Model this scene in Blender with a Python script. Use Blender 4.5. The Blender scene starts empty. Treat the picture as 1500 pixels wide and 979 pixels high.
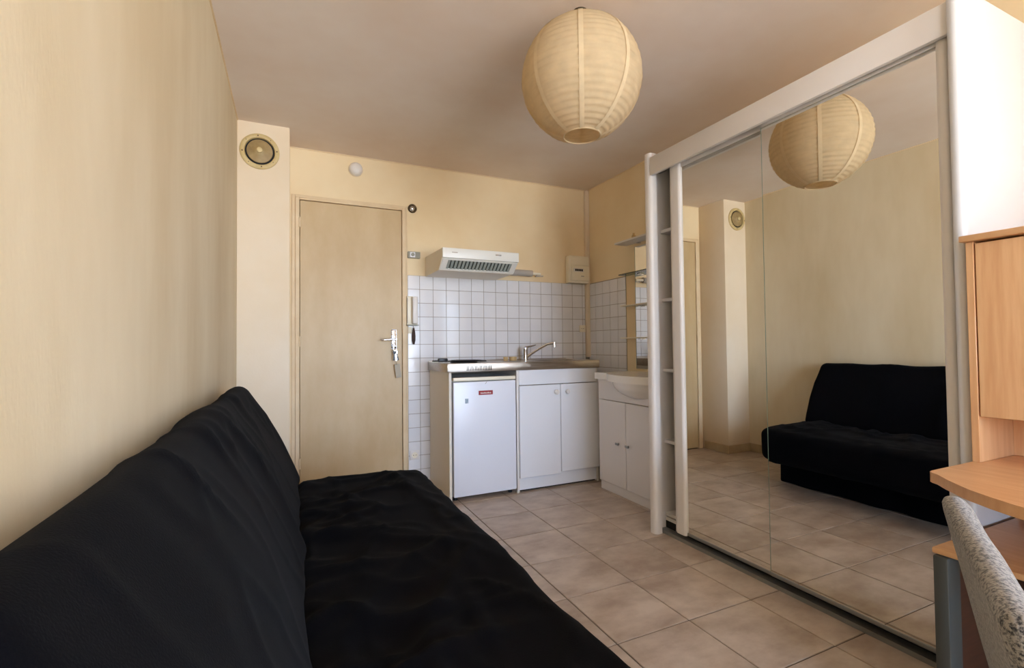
import bpy, bmesh, math, random
from mathutils import Vector, Matrix, noise

random.seed(4)
scene = bpy.context.scene
C = scene.collection

# ---------------------------------------------------------------- camera
cam_d = bpy.data.cameras.new('camera')
cam = bpy.data.objects.new('camera', cam_d); C.objects.link(cam)
cam_d.sensor_fit = 'HORIZONTAL'; cam_d.sensor_width = 36.0
cam_d.lens = 702.69 * 36.0 / 1500.0
cam_d.clip_start = 0.02
YAW, PITCH, ROLL = 0.43336, 0.02351, -0.01027
fw = Vector((math.sin(YAW)*math.cos(PITCH), math.cos(YAW)*math.cos(PITCH), math.sin(PITCH)))
r0 = Vector((math.cos(YAW), -math.sin(YAW), 0)); u0 = r0.cross(fw)
rt = math.cos(ROLL)*r0 + math.sin(ROLL)*u0
up = -math.sin(ROLL)*r0 + math.cos(ROLL)*u0
M = Matrix((rt, up, -fw)).transposed().to_4x4()
M.translation = Vector((0.2885, 0.0, 1.0403))
cam.matrix_world = M
scene.camera = cam

# ---------------------------------------------------------------- light
W, D, H = 2.693, 3.5686, 2.4093          # right wall x, back wall y, ceiling z
YR, YJ, WR = -3.8, -0.75, 3.9            # rear wall with the window; the room widens to x = WR behind y = YJ
WX0, WX1, WZ0, WZ1 = 0.5, 3.85, 0.08, 2.30   # window opening
world = bpy.data.worlds.new('sky'); scene.world = world
world.use_nodes = True
bgn = world.node_tree.nodes['Background']
wn = world.node_tree                      # blue-white sky above the horizon, sunlit pale ground below it
wtc = wn.nodes.new('ShaderNodeTexCoord'); wsp = wn.nodes.new('ShaderNodeSeparateXYZ'); wrp = wn.nodes.new('ShaderNodeValToRGB')
wrm = wn.nodes.new('ShaderNodeMapRange'); wrm.inputs['From Min'].default_value = -0.12; wrm.inputs['From Max'].default_value = 0.12
wn.links.new(wtc.outputs['Generated'], wsp.inputs[0]); wn.links.new(wsp.outputs['Z'], wrm.inputs['Value']); wn.links.new(wrm.outputs[0], wrp.inputs['Fac'])
wrp.color_ramp.elements[0].color = (0.83, 0.84, 0.82, 1); wrp.color_ramp.elements[1].color = (0.57, 0.77, 1.08, 1)
wn.links.new(wrp.outputs['Color'], bgn.inputs['Color'])
bgn.inputs['Strength'].default_value = 19.0
pl = bpy.data.lights.new('window_daylight', 'AREA')
pl.shape = 'RECTANGLE'; pl.size = WX1-WX0; pl.size_y = WZ1-WZ0
pl.cycles.is_portal = True
po = bpy.data.objects.new('window_daylight', pl); C.objects.link(po)
po.location = ((WX0+WX1)/2, YR-0.11, (WZ0+WZ1)/2)
po.rotation_euler = (math.radians(90), 0, 0)
LY0, LY1, LZ0, LZ1 = -3.3, -1.1, 0.75, 2.25   # made-up second window, unseen in the left wall, added to brighten the wardrobe
p2 = pl.copy(); p2.size = LZ1-LZ0; p2.size_y = LY1-LY0; p2.cycles.is_portal = True
po2 = bpy.data.objects.new('fill_window_portal', p2); C.objects.link(po2)
po2.location = (-0.13, (LY0+LY1)/2, (LZ0+LZ1)/2); po2.rotation_euler = (0, math.radians(-90), 0)
scene.view_settings.view_transform = 'Standard'
scene.view_settings.look = 'None'
scene.view_settings.gamma = 1.0
scene.view_settings.use_curve_mapping = False
scene.view_settings.exposure = 0.62
scene.cycles.max_bounces = 16
scene.cycles.diffuse_bounces = 10
scene.cycles.glossy_bounces = 6
scene.cycles.transparent_max_bounces = 12

# ---------------------------------------------------------------- materials
def lin(c):
    return tuple((v/255/12.92 if v <= 10 else ((v/255+0.055)/1.055)**2.4) for v in c)
def srgb(r, g, b): return (*lin((r, g, b)), 1)

def mat(name, col, rough=0.5, metal=0.0, var=None, scale=3.0, detail=4, stretch=(1,1,1), bump=0.0,
        bscale=200.0, rnd=0.0, spec=0.5, sheen=0.0, coat=0.0, lo=0.35, hi=0.65):
    m = bpy.data.materials.new(name); m.use_nodes = True
    nt = m.node_tree; b = nt.nodes['Principled BSDF']
    b.inputs['Base Color'].default_value = srgb(*col)
    b.inputs['Roughness'].default_value = rough
    b.inputs['Metallic'].default_value = metal
    b.inputs['Specular IOR Level'].default_value = spec
    if sheen:
        b.inputs['Sheen Weight'].default_value = sheen; b.inputs['Sheen Roughness'].default_value = 0.5
    if coat:
        b.inputs['Coat Weight'].default_value = coat; b.inputs['Coat Roughness'].default_value = 0.1
    if var or bump:
        tc = nt.nodes.new('ShaderNodeTexCoord'); mp = nt.nodes.new('ShaderNodeMapping')
        mp.inputs['Scale'].default_value = stretch
        nt.links.new(tc.outputs['Object'], mp.inputs['Vector'])
        vec = mp.outputs['Vector']
        if rnd:
            oi = nt.nodes.new('ShaderNodeObjectInfo'); ad = nt.nodes.new('ShaderNodeVectorMath'); ad.operation = 'ADD'
            sc = nt.nodes.new('ShaderNodeMath'); sc.operation = 'MULTIPLY'; sc.inputs[1].default_value = 50
            nt.links.new(oi.outputs['Random'], sc.inputs[0])
            nt.links.new(vec, ad.inputs[0]); nt.links.new(sc.outputs[0], ad.inputs[1]); vec = ad.outputs[0]
        if var:
            n = nt.nodes.new('ShaderNodeTexNoise'); n.inputs['Scale'].default_value = scale
            n.inputs['Detail'].default_value = detail; n.inputs['Roughness'].default_value = 0.6
            nt.links.new(vec, n.inputs['Vector'])
            r = nt.nodes.new('ShaderNodeValToRGB')
            r.color_ramp.elements[0].position = lo; r.color_ramp.elements[1].position = hi
            r.color_ramp.elements[0].color = srgb(*col); r.color_ramp.elements[1].color = srgb(*var)
            nt.links.new(n.outputs['Fac'], r.inputs['Fac'])
            out = r.outputs['Color']
            if rnd:
                hs = nt.nodes.new('ShaderNodeHueSaturation')
                mr = nt.nodes.new('ShaderNodeMapRange'); mr.inputs['To Min'].default_value = 1-rnd; mr.inputs['To Max'].default_value = 1+rnd
                nt.links.new(oi.outputs['Random'], mr.inputs['Value']); nt.links.new(mr.outputs[0], hs.inputs['Value'])
                nt.links.new(out, hs.inputs['Color']); out = hs.outputs['Color']
            nt.links.new(out, b.inputs['Base Color'])
        if bump:
            n2 = nt.nodes.new('ShaderNodeTexNoise'); n2.inputs['Scale'].default_value = bscale; n2.inputs['Detail'].default_value = 3
            nt.links.new(vec, n2.inputs['Vector'])
            bp = nt.nodes.new('ShaderNodeBump'); bp.inputs['Strength'].default_value = bump; bp.inputs['Distance'].default_value = 0.004
            nt.links.new(n2.outputs['Fac'], bp.inputs['Height']); nt.links.new(bp.outputs['Normal'], b.inputs['Normal'])
    return m

m_wall = mat('wall_paint_beige', (222,209,180), 0.75, var=(208,191,157), scale=1.7, stretch=(1,1.5,0.45), bump=0.12, bscale=90)
m_wallb = mat('wall_paint_warm', (235,217,181), 0.75, var=(228,205,163), scale=1.6, bump=0.12, bscale=90)
m_ceil = mat('ceiling_paint', (231,222,214), 0.85, var=(223,208,195), scale=1.3, bump=0.08, bscale=60)
m_col = mat('column_paint', (229,215,193), 0.75, var=(224,206,178), scale=1.5, bump=0.1, bscale=90)
m_trim = mat('trim_paint', (228,208,174), 0.6, var=(217,193,154), scale=4)
m_door = mat('door_paint', (204,181,141), 0.45, var=(191,164,120), scale=2.2, detail=6, stretch=(1.6,1,0.7), bump=0.05, bscale=40)
m_tile_f = mat('floor_tile_stone', (196,181,166), 0.30, var=(158,139,123), scale=5.5, detail=7, stretch=(1,1.5,1), rnd=0.05, bump=0.04, bscale=25, lo=0.33, hi=0.68)
m_grout = mat('grout', (92,82,72), 0.9)
m_tile_w = mat('wall_tile_ceramic', (228,228,230), 0.13, var=(222,223,227), scale=5, rnd=0.03)
m_grout_w = mat('wall_grout', (150,142,130), 0.9)
m_skirt = mat('skirting_tile', (188,168,132), 0.4, var=(172,150,116), scale=6)
m_white = mat('white_melamine', (231,234,240), 0.35)
m_whitew = mat('white_warm_lacquer', (224,220,216), 0.4)
m_panel = mat('white_melamine_dimmed', (212,213,214), 0.4)  # wardrobe white, colour darkened to offset strong light on the end panel
m_side = mat('melamine_side', (226,219,204), 0.45)
m_fridge = mat('fridge_enamel', (228,232,242), 0.28)
m_ceramic = mat('ceramic_white', (236,233,226), 0.12)
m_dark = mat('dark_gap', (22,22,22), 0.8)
m_steel = mat('brushed_steel', (190,180,168), 0.28, metal=1.0, var=(168,158,146), scale=30, stretch=(0.15,4,4))
m_chrome = mat('chrome', (225,225,228), 0.08, metal=1.0)
m_alu = mat('grey_metal', (140,142,140), 0.4, metal=0.6)
m_legs = mat('dark_grey_lacquer', (72,74,70), 0.5, metal=0.2)
m_mirror = mat('mirror_silver', (241,241,237), 0.0, metal=1.0)
m_glassedge = mat('glass_edge', (120,140,128), 0.15)
m_beech = mat('beech_veneer', (216,171,124), 0.38, var=(203,153,106), scale=9, detail=5, stretch=(6,6,0.35), bump=0.02)
m_beech_h = mat('beech_veneer_flat', (216,171,124), 0.35, var=(203,153,106), scale=9, detail=5, stretch=(7,0.6,1), bump=0.02)
m_brown = mat('dark_brown_panel', (78,44,26), 0.5, var=(62,34,20), scale=9, stretch=(0.6,0.6,6))
m_fabric = mat('black_cotton', (6,6,10), 0.95, var=(5,5,8), scale=30, sheen=0.015, bump=0.25, bscale=350, spec=0.06)
m_paper = None
m_black = mat('black_plastic', (18,18,20), 0.4)
m_ivory = mat('ivory_plastic', (236,229,208), 0.4)
m_vent = mat('vent_plastic', (205,186,138), 0.5, var=(190,166,112), scale=12)
m_ventd = mat('vent_disc', (166,144,100), 0.55, var=(140,116,74), scale=14)
m_hood = mat('hood_enamel', (228,228,222), 0.35)
m_grille = mat('hood_filter_grey', (150,158,152), 0.5)
m_grilled = mat('hood_dark', (70,76,72), 0.7)
m_greypipe = mat('grey_plastic', (176,168,158), 0.5)
m_red = mat('red_badge', (150,28,34), 0.35)
m_stick = mat('blue_sticker', (120,140,160), 0.5, var=(170,185,195), scale=260, detail=0)
m_leather = mat('brown_leather', (58,34,22), 0.5)
m_tag = mat('key_tag', (176,168,150), 0.6)
m_greybox = mat('grey_box', (150,150,138), 0.5)
m_bronze = mat('aged_bronze', (96,84,66), 0.35, metal=0.7)
m_bulb = mat('frosted_bulb', (240,236,225), 0.4)
m_amber = mat('amber_plastic', (196,168,120), 0.3)
m_winframe = mat('window_frame_white', (235,235,232), 0.4)
m_hot = mat('hotplate_iron', (38,34,32), 0.6)

def speckle():
    m = bpy.data.materials.new('speckled_wool'); m.use_nodes = True
    nt = m.node_tree; b = nt.nodes['Principled BSDF']
    tc = nt.nodes.new('ShaderNodeTexCoord'); n = nt.nodes.new('ShaderNodeTexNoise')
    n.inputs['Scale'].default_value = 250; n.inputs['Detail'].default_value = 3; n.inputs['Roughness'].default_value = 0.7
    nt.links.new(tc.outputs['Object'], n.inputs['Vector'])
    r = nt.nodes.new('ShaderNodeValToRGB')
    r.color_ramp.elements[0].position = 0.40; r.color_ramp.elements[0].color = srgb(24,23,26)
    r.color_ramp.elements[1].position = 0.56; r.color_ramp.elements[1].color = srgb(136,130,122)
    nt.links.new(n.outputs['Fac'], r.inputs['Fac']); nt.links.new(r.outputs['Color'], b.inputs['Base Color'])
    b.inputs['Roughness'].default_value = 0.95; b.inputs['Sheen Weight'].default_value = 0.3
    bp = nt.nodes.new('ShaderNodeBump'); bp.inputs['Strength'].default_value = 0.8; bp.inputs['Distance'].default_value = 0.003
    nt.links.new(n.outputs['Fac'], bp.inputs['Height']); nt.links.new(bp.outputs['Normal'], b.inputs['Normal'])
    return m
m_wool = speckle()

def paper(name, col, tr):
    m = bpy.data.materials.new(name); m.use_nodes = True
    nt = m.node_tree; nt.nodes.remove(nt.nodes['Principled BSDF'])
    o = nt.nodes['Material Output']
    d = nt.nodes.new('ShaderNodeBsdfDiffuse'); t = nt.nodes.new('ShaderNodeBsdfTranslucent'); x = nt.nodes.new('ShaderNodeMixShader')
    tc = nt.nodes.new('ShaderNodeTexCoord'); n = nt.nodes.new('ShaderNodeTexNoise'); n.inputs['Scale'].default_value = 22; n.inputs['Detail'].default_value = 6
    r = nt.nodes.new('ShaderNodeValToRGB'); r.color_ramp.elements[0].position = 0.3; r.color_ramp.elements[1].position = 0.7
    r.color_ramp.elements[0].color = srgb(*col); r.color_ramp.elements[1].color = srgb(*[int(v*0.95) for v in col])
    nt.links.new(tc.outputs['Object'], n.inputs['Vector']); nt.links.new(n.outputs['Fac'], r.inputs['Fac'])
    nt.links.new(r.outputs['Color'], d.inputs['Color']); nt.links.new(r.outputs['Color'], t.inputs['Color'])
    x.inputs['Fac'].default_value = tr
    nt.links.new(d.outputs[0], x.inputs[1]); nt.links.new(t.outputs[0], x.inputs[2]); nt.links.new(x.outputs[0], o.inputs['Surface'])
    return m
m_paper = paper('rice_paper', (226,206,170), 0.42)
m_seam = paper('rice_paper_double', (233,215,180), 0.36)

def glass(name, tint=(245,245,246), gl=0.08):
    m = bpy.data.materials.new(name); m.use_nodes = True
    nt = m.node_tree; nt.nodes.remove(nt.nodes['Principled BSDF']); o = nt.nodes['Material Output']
    t = nt.nodes.new('ShaderNodeBsdfTransparent'); t.inputs['Color'].default_value = srgb(*tint)
    g = nt.nodes.new('ShaderNodeBsdfGlossy'); g.inputs['Roughness'].default_value = 0.02
    x = nt.nodes.new('ShaderNodeMixShader'); f = nt.nodes.new('ShaderNodeLayerWeight'); f.inputs['Blend'].default_value = gl*3
    nt.links.new(f.outputs['Fresnel'], x.inputs['Fac'])
    nt.links.new(t.outputs[0], x.inputs[1]); nt.links.new(g.outputs[0], x.inputs[2]); nt.links.new(x.outputs[0], o.inputs['Surface'])
    return m
m_glass = glass('window_glass')
m_glassg = glass('shelf_glass', (205,228,216), 0.15)

# ---------------------------------------------------------------- helpers
ORG = {}
def link(name, me, m, parent=None, origin=None, smooth=None):
    org = ORG[parent] if parent else Vector(origin or (0,0,0))
    me.transform(Matrix.Translation(-org))
    if m: me.materials.append(m)
    if smooth is not None:
        for p in me.polygons: p.use_smooth = True
        me.set_sharp_from_angle(angle=math.radians(smooth))
    o = bpy.data.objects.new(name, me); C.objects.link(o)
    if parent: o.parent = parent
    else: o.location = org
    ORG[o] = org
    return o
def obj(name, bm, m, parent=None, origin=None, smooth=40):
    bmesh.ops.recalc_face_normals(bm, faces=bm.faces)
    me = bpy.data.meshes.new(name); bm.to_mesh(me); bm.free()
    if parent is None and origin is None:
        xs = [v.co for v in me.vertices]
        origin = ((min(v.x for v in xs)+max(v.x for v in xs))/2, (min(v.y for v in xs)+max(v.y for v in xs))/2, min(v.z for v in xs))
    return link(name, me, m, parent, origin, smooth)
def tag(o, label, cat, group=None):
    o['label'] = label; o['category'] = cat
    if group: o['group'] = group
    return o
def thing(name, label, cat, loc, group=None):
    o = bpy.data.objects.new(name, None); C.objects.link(o); o.location = loc; o.empty_display_size = 0.05
    ORG[o] = Vector(loc)
    return tag(o, label, cat, group)
def struct(name, bm, m, origin=(0,0,0), label=None, smooth=30):
    o = obj(name, bm, m, None, origin, smooth); o['kind'] = 'structure'
    if label: o['label'] = label
    return o
def sempty(name, loc, label=None):
    o = bpy.data.objects.new(name, None); C.objects.link(o); o.location = loc; ORG[o] = Vector(loc); o['kind'] = 'structure'
    if label: o['label'] = label
    return o

def NB(): return bmesh.new()
def merge(bm, b2):
    me = bpy.data.meshes.new('tmp'); b2.to_mesh(me); b2.free(); bm.from_mesh(me); bpy.data.meshes.remove(me)
def bx(bm, x0, x1, y0, y1, z0, z1, bev=0.0, seg=2, mtx=None):
    b2 = bmesh.new(); bmesh.ops.create_cube(b2, size=1)
    for v in b2.verts:
        v.co = Vector((x0+(v.co.x+.5)*(x1-x0), y0+(v.co.y+.5)*(y1-y0), z0+(v.co.z+.5)*(z1-z0)))
    if bev: bmesh.ops.bevel(b2, geom=list(b2.edges), offset=bev, segments=seg, affect='EDGES', profile=0.5)
    if mtx: bmesh.ops.transform(b2, matrix=mtx, verts=b2.verts)
    merge(bm, b2); return bm
def box(*a, **k): return bx(NB(), *a, **k)
def cyl(bm, p0, p1, r0, r1=None, n=24, cap=True):
    p0 = Vector(p0); p1 = Vector(p1); r1 = r0 if r1 is None else r1
    d = (p1-p0); q = d.to_track_quat('Z', 'Y').to_matrix().to_4x4()
    b2 = bmesh.new(); bmesh.ops.create_cone(b2, cap_ends=cap, segments=n, radius1=r0, radius2=r1, depth=d.length)
    bmesh.ops.transform(b2, matrix=Matrix.Translation((p0+p1)/2) @ q, verts=b2.verts)
    merge(bm, b2); return bm
def tube(bm, pts, r, n=12):
    pts = [Vector(p) for p in pts]; rings = []
    for i, p in enumerate(pts):
        t = (pts[min(i+1,len(pts)-1)] - pts[max(i-1,0)]).normalized()
        a = t.orthogonal().normalized() if i == 0 else (prev - t*prev.dot(t)).normalized()
        prev = a; b = t.cross(a); rr = r[i] if isinstance(r, (list, tuple)) else r
        rings.append([bm.verts.new(p + (a*math.cos(2*math.pi*k/n) + b*math.sin(2*math.pi*k/n))*rr) for k in range(n)])
    for A, B in zip(rings, rings[1:]):
        for k in range(n): bm.faces.new((A[k], A[(k+1)%n], B[(k+1)%n], B[k]))
    bm.faces.new(rings[0]); bm.faces.new(rings[-1]); return bm
def lathe(bm, prof, base, axis, n=40, closed=False):
    """prof: (radius, distance along axis)"""
    axis = Vector(axis).normalized(); a = axis.orthogonal().normalized(); b = axis.cross(a); base = Vector(base); rings = []
    for r, h in prof:
        if r < 1e-6: rings.append([bm.verts.new(base+axis*h)])
        else: rings.append([bm.verts.new(base+axis*h+(a*math.cos(2*math.pi*k/n)+b*math.sin(2*math.pi*k/n))*r) for k in range(n)])
    for A, B in zip(rings, rings[1:]):
        for k in range(n):
            k2 = (k+1) % n
            if len(A) == 1 and len(B) == 1: continue
            if len(A) == 1: bm.faces.new((A[0], B[k], B[k2]))
            elif len(B) == 1: bm.faces.new((A[k], A[k2], B[0]))
            else: bm.faces.new((A[k], A[k2], B[k2], B[k]))
    return bm
def prism(bm, poly, axis, a0, a1):
    """poly: 2D points; axis 'x': (y,z), 'y': (x,z), 'z': (x,y); extruded from a0 to a1"""
    def P(p, a):
        return {'x': (a, p[0], p[1]), 'y': (p[0], a, p[1]), 'z': (p[0], p[1], a)}[axis]
    A = [bm.verts.new(P(p, a0)) for p in poly]; B = [bm.verts.new(P(p, a1)) for p in poly]
    n = len(poly)
    for k in range(n): bm.faces.new((A[k], A[(k+1)%n], B[(k+1)%n], B[k]))
    bm.faces.new(A); bm.faces.new(B[::-1]); return bm
def bevel_all(bm, off, seg=2, ang=30):
    es = [e for e in bm.edges if len(e.link_faces) == 2 and e.calc_face_angle(0) > math.radians(ang)]
    bmesh.ops.bevel(bm, geom=es, offset=off, segments=seg, affect='EDGES', profile=0.5); return bm
def soft(name, lo, hi, rad, n, m, parent, disp, mtx=None, smooth=180):
    """a cushion: subdivided rounded box whose surface is pushed by disp(p, normal)"""
    lo = Vector(lo); hi = Vector(hi); nx, ny, nz = n
    bm = NB(); cache = {}
    def vert(i, j, k):
        key = (i, j, k)
        if key not in cache: cache[key] = bm.verts.new((i/nx, j/ny, k/nz))
        return cache[key]
    for i in range(nx):
        for j in range(ny):
            for k in (0, nz): bm.faces.new((vert(i,j,k), vert(i+1,j,k), vert(i+1,j+1,k), vert(i,j+1,k)))
    for i in range(nx):
        for k in range(nz):
            for j in (0, ny): bm.faces.new((vert(i,j,k), vert(i+1,j,k), vert(i+1,j,k+1), vert(i,j,k+1)))
    for j in range(ny):
        for k in range(nz):
            for i in (0, nx): bm.faces.new((vert(i,j,k), vert(i,j+1,k), vert(i,j+1,k+1), vert(i,j,k+1)))
    for v in bm.verts:
        p = Vector((lo.x+(hi.x-lo.x)*v.co.x, lo.y+(hi.y-lo.y)*v.co.y, lo.z+(hi.z-lo.z)*v.co.z))
        c = Vector((min(max(p.x, lo.x+rad), hi.x-rad), min(max(p.y, lo.y+rad), hi.y-rad), min(max(p.z, lo.z+rad), hi.z-rad)))
        d = p-c
        nrm = d.normalized() if d.length > 1e-9 else Vector((0,0,1))
        if d.length > 1e-9: p = c + nrm*rad
        v.co = p + nrm*disp(p, nrm)
    if mtx: bmesh.ops.transform(bm, matrix=mtx, verts=bm.verts)
    return obj(name, bm, m, parent, None, smooth)

# ---------------------------------------------------------------- floor
fl = struct('floor', box(-0.1, WR+0.1, YR-0.1, D+0.1, -0.12, -0.0035), m_grout, label='floor of square beige stone-look tiles with dark joints')
T, GX, GY = 0.3315, 1.3196, 2.711
xs = [0.0] + [GX+i*T for i in range(-8, 10) if 0.01 < GX+i*T < W-0.01] + [W]
xs += [GX+i*T for i in range(0, 20) if W+0.01 < GX+i*T < WR-0.01] + [WR]
ys = [YR] + [GY+j*T for j in range(-24, 6) if YR+0.01 < GY+j*T < D-0.01] + [D]
fmesh = {}
for i in range(len(xs)-1):
    for j in range(len(ys)-1):
        if xs[i] > W-0.01 and ys[j+1] > YJ-0.1: continue
        w, d = xs[i+1]-xs[i]-0.005, ys[j+1]-ys[j]-0.005
        key = (round(w, 4), round(d, 4))
        if key not in fmesh:
            bm = box(-w/2, w/2, -d/2, d/2, -0.006, 0.0)
            top = [e for e in bm.edges if all(v.co.z > -0.001 for v in e.verts)]
            bmesh.ops.bevel(bm, geom=top, offset=0.0015, segments=1, affect='EDGES')
            me = bpy.data.meshes.new('floor_tile'); bm.to_mesh(me); bm.free(); me.materials.append(m_tile_f); fmesh[key] = me
        o = bpy.data.objects.new('floor_tile', fmesh[key]); C.objects.link(o); o.parent = fl
        o.location = ((xs[i]+xs[i+1])/2, (ys[j]+ys[j+1])/2, 0)

# ---------------------------------------------------------------- walls
struct('wall_left', bx(bx(bx(box(-0.12, 0, LY1, D+0.12, 0, H), -0.12, 0, YR-0.12, LY0, 0, H), -0.12, 0, LY0, LY1, 0, LZ0), -0.12, 0, LY0, LY1, LZ1, H), m_wall, label='long bare beige wall behind the black sofa')
DX0, DX1, DZ = 0.318, 1.072, 2.068
bm = NB()
bx(bm, -0.0, DX0, D, D+0.12, 0, H); bx(bm, DX1, W, D, D+0.12, 0, H); bx(bm, DX0, DX1, D, D+0.12, DZ, H); bx(bm, DX0, DX1, D+0.07, D+0.12, 0, DZ)
wb = struct('wall_back', bm, m_wallb, label='back wall with entrance door and white tiled splashback')
wr = struct('wall_right', bx(bx(box(W, W+0.12, YJ, D+0.12, 0, H), 2.15, WR+0.12, YJ-0.12, YJ-0.001, 0, H), WR, WR+0.12, YR-0.12, YJ-0.121, 0, H), m_wallb, label='beige right wall behind wardrobe and washbasin, with added shading stub')  # includes an invented stub, out of view, that shades the wardrobe end panel
bm = NB()
bx(bm, 0, WX0, YR-0.1, YR, 0, H); bx(bm, WX1, WR, YR-0.1, YR, 0, H)
bx(bm, WX0, WX1, YR-0.1, YR, 0, WZ0); bx(bm, WX0, WX1, YR-0.1, YR, WZ1, H)
struct('wall_front', bm, m_wall, label='wall with the large window facing the kitchenette')
struct('ceiling', box(-0.12, WR+0.12, YR-0.12, D+0.12, H, H+0.1), m_ceil, label='plain off-white ceiling discoloured to brown-beige')
CX, CY = 0.286, 3.2594
struct('wall_column', box(0, CX, CY, D, 0, H, bev=0.004), m_col, label='cream boxed column between left wall and door')
# thin pale caulk line along the ceiling edges
bm = NB(); bx(bm, 0.0, 0.006, YR, CY, H-0.006, H); struct('trim_1', bm, m_trim)
bm = NB(); bx(bm, CX, W, D-0.006, D, H-0.006, H); struct('trim_2', bm, m_trim)
bm = NB(); bx(bm, W-0.006, W, 2.2, D, H-0.006, H); struct('trim_3', bm, m_trim)
# corner trunking
struct('trim_4', box(W-0.042, W-0.001, D-0.03, D-0.001, 0.93, H-0.007, bev=0.004), m_col, label='painted vertical cable trunking in the room corner')
# tiled skirting
def skirt(name, pieces):
    e = sempty(name, (pieces[0][0], pieces[0][2], 0), 'tiled skirting along the foot of the wall')
    for p in pieces: obj('skirting_tile', box(p[0], p[1], p[2], p[3], 0.0005, 0.078, bev=0.002, seg=1), m_skirt, e)
L = []; y = YR+0.01
while y < CY-0.02:
    y2 = min(y+0.33, CY-0.012); L.append((0.0005, 0.011, y, y2-0.003)); y = y2 if y2 > y+0.02 else CY
skirt('baseboard_left', L)
skirt('baseboard_column', [(0.001, CX+0.011, CY-0.011, CY-0.0005), (CX+0.0005, CX+0.011, CY+0.001, D-0.03)])

# ---------------------------------------------------------------- wall tiles
TP, TX, TZ = 0.1035, 1.1741, 1.5718
wmesh = {}
def wtile(parent, w, h, loc, rz):
    key = (round(w, 4), round(h, 4))
    if key not in wmesh:
        bm = box(-w/2, w/2, -0.006, 0, -h/2, h/2)
        fr = [e for e in bm.edges if all(v.co.y < -0.003 for v in e.verts)]
        bmesh.ops.bevel(bm, geom=fr, offset=0.002, segments=2, affect='EDGES')
        me = bpy.data.meshes.new('wall_tile'); bm.to_mesh(me); bm.free(); me.materials.append(m_tile_w)
        for p in me.polygons: p.use_smooth = True
        me.set_sharp_from_angle(angle=math.radians(50))
        wmesh[key] = me
    o = bpy.data.objects.new('wall_tile', wmesh[key]); C.objects.link(o); o.parent = parent; o.location = loc
    o.rotation_euler = (random.uniform(-.004,.004), 0, rz+random.uniform(-.006,.006))
tx = [1.084] + [TX+k*TP for k in range(15)] + [W-0.042]
tzl = []; z = TZ
while z-TP > -0.001: tzl.append((z-TP, z)); z -= TP
tzl.append((0.0, z))
obj('tile_grout', box(1.084, W-0.0005, D-0.0035, D+0.001, 0.0, TZ), m_grout_w, wb)
for i in range(len(tx)-1):
    for k, (z0, z1) in enumerate(tzl):
        if z1 < 0.85 and tx[i] > 1.3: continue          # behind the kitchenette
        if z1-z0 < 0.02: continue
        wtile(wb, tx[i+1]-tx[i]-0.0035, z1-z0-0.0035, ((tx[i]+tx[i+1])/2, D-0.0005, (z0+z1)/2), 0)
ty = [D-0.008-k*TP for k in range(6)]; ty[5] = 3.044
obj('tile_grout', box(W-0.0035, W+0.001, 3.044, D-0.0065, 0.0, TZ+0.005), m_grout_w, wr)
for i in range(5):
    for k, (z0, z1) in enumerate(tzl):
        if z1 < 0.6: continue
        wtile(wr, ty[i]-ty[i+1]-0.0035, z1-z0-0.0035, (W-0.0005, (ty[i]+ty[i+1])/2, (z0+z1)/2), -math.pi/2)

# ---------------------------------------------------------------- window (behind the viewpoint)
win = sempty('window_1', (WX0, YR, WZ0), 'large white framed window lighting the room')
bm = NB(); f = 0.06
bx(bm, WX0, WX1, YR-0.08, YR-0.02, WZ0, WZ0+f); bx(bm, WX0, WX1, YR-0.08, YR-0.02, WZ1-f, WZ1)
bx(bm, WX0, WX0+f, YR-0.08, YR-0.02, WZ0+f, WZ1-f); bx(bm, WX1-f, WX1, YR-0.08, YR-0.02, WZ0+f, WZ1-f)
obj('window_frame', bm, m_winframe, win)
n = 4; pw = (WX1-WX0-2*f)/n
for i in range(n):
    x0 = WX0+f+i*pw
    if i: obj('mullion', box(x0-0.03, x0+0.03, YR-0.075, YR-0.025, WZ0+f, WZ1-f, bev=0.004), m_winframe, win)
    obj('pane', box(x0+(0.03 if i else 0), x0+pw-(0.03 if i < n-1 else 0), YR-0.052, YR-0.048, WZ0+f, WZ1-f), m_glass, win)

fill_win = sempty('fill_window', (0, LY0, LZ0), 'added side window out of view, brightening the wardrobe front')
bm = NB()
bx(bm, -0.09, -0.03, LY0, LY1, LZ0, LZ0+f); bx(bm, -0.09, -0.03, LY0, LY1, LZ1-f, LZ1)
bx(bm, -0.09, -0.03, LY0, LY0+f, LZ0+f, LZ1-f); bx(bm, -0.09, -0.03, LY1-f, LY1, LZ0+f, LZ1-f)
obj('window_frame', bm, m_winframe, fill_win)
ymid = (LY0+LY1)/2
obj('mullion', box(-0.085, -0.035, ymid-0.03, ymid+0.03, LZ0+f, LZ1-f, bev=0.004), m_winframe, fill_win)
obj('pane', box(-0.062, -0.058, LY0+f, ymid-0.03, LZ0+f, LZ1-f), m_glass, fill_win)
obj('pane', box(-0.062, -0.058, ymid+0.03, LY1-f, LZ0+f, LZ1-f), m_glass, fill_win)

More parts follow.
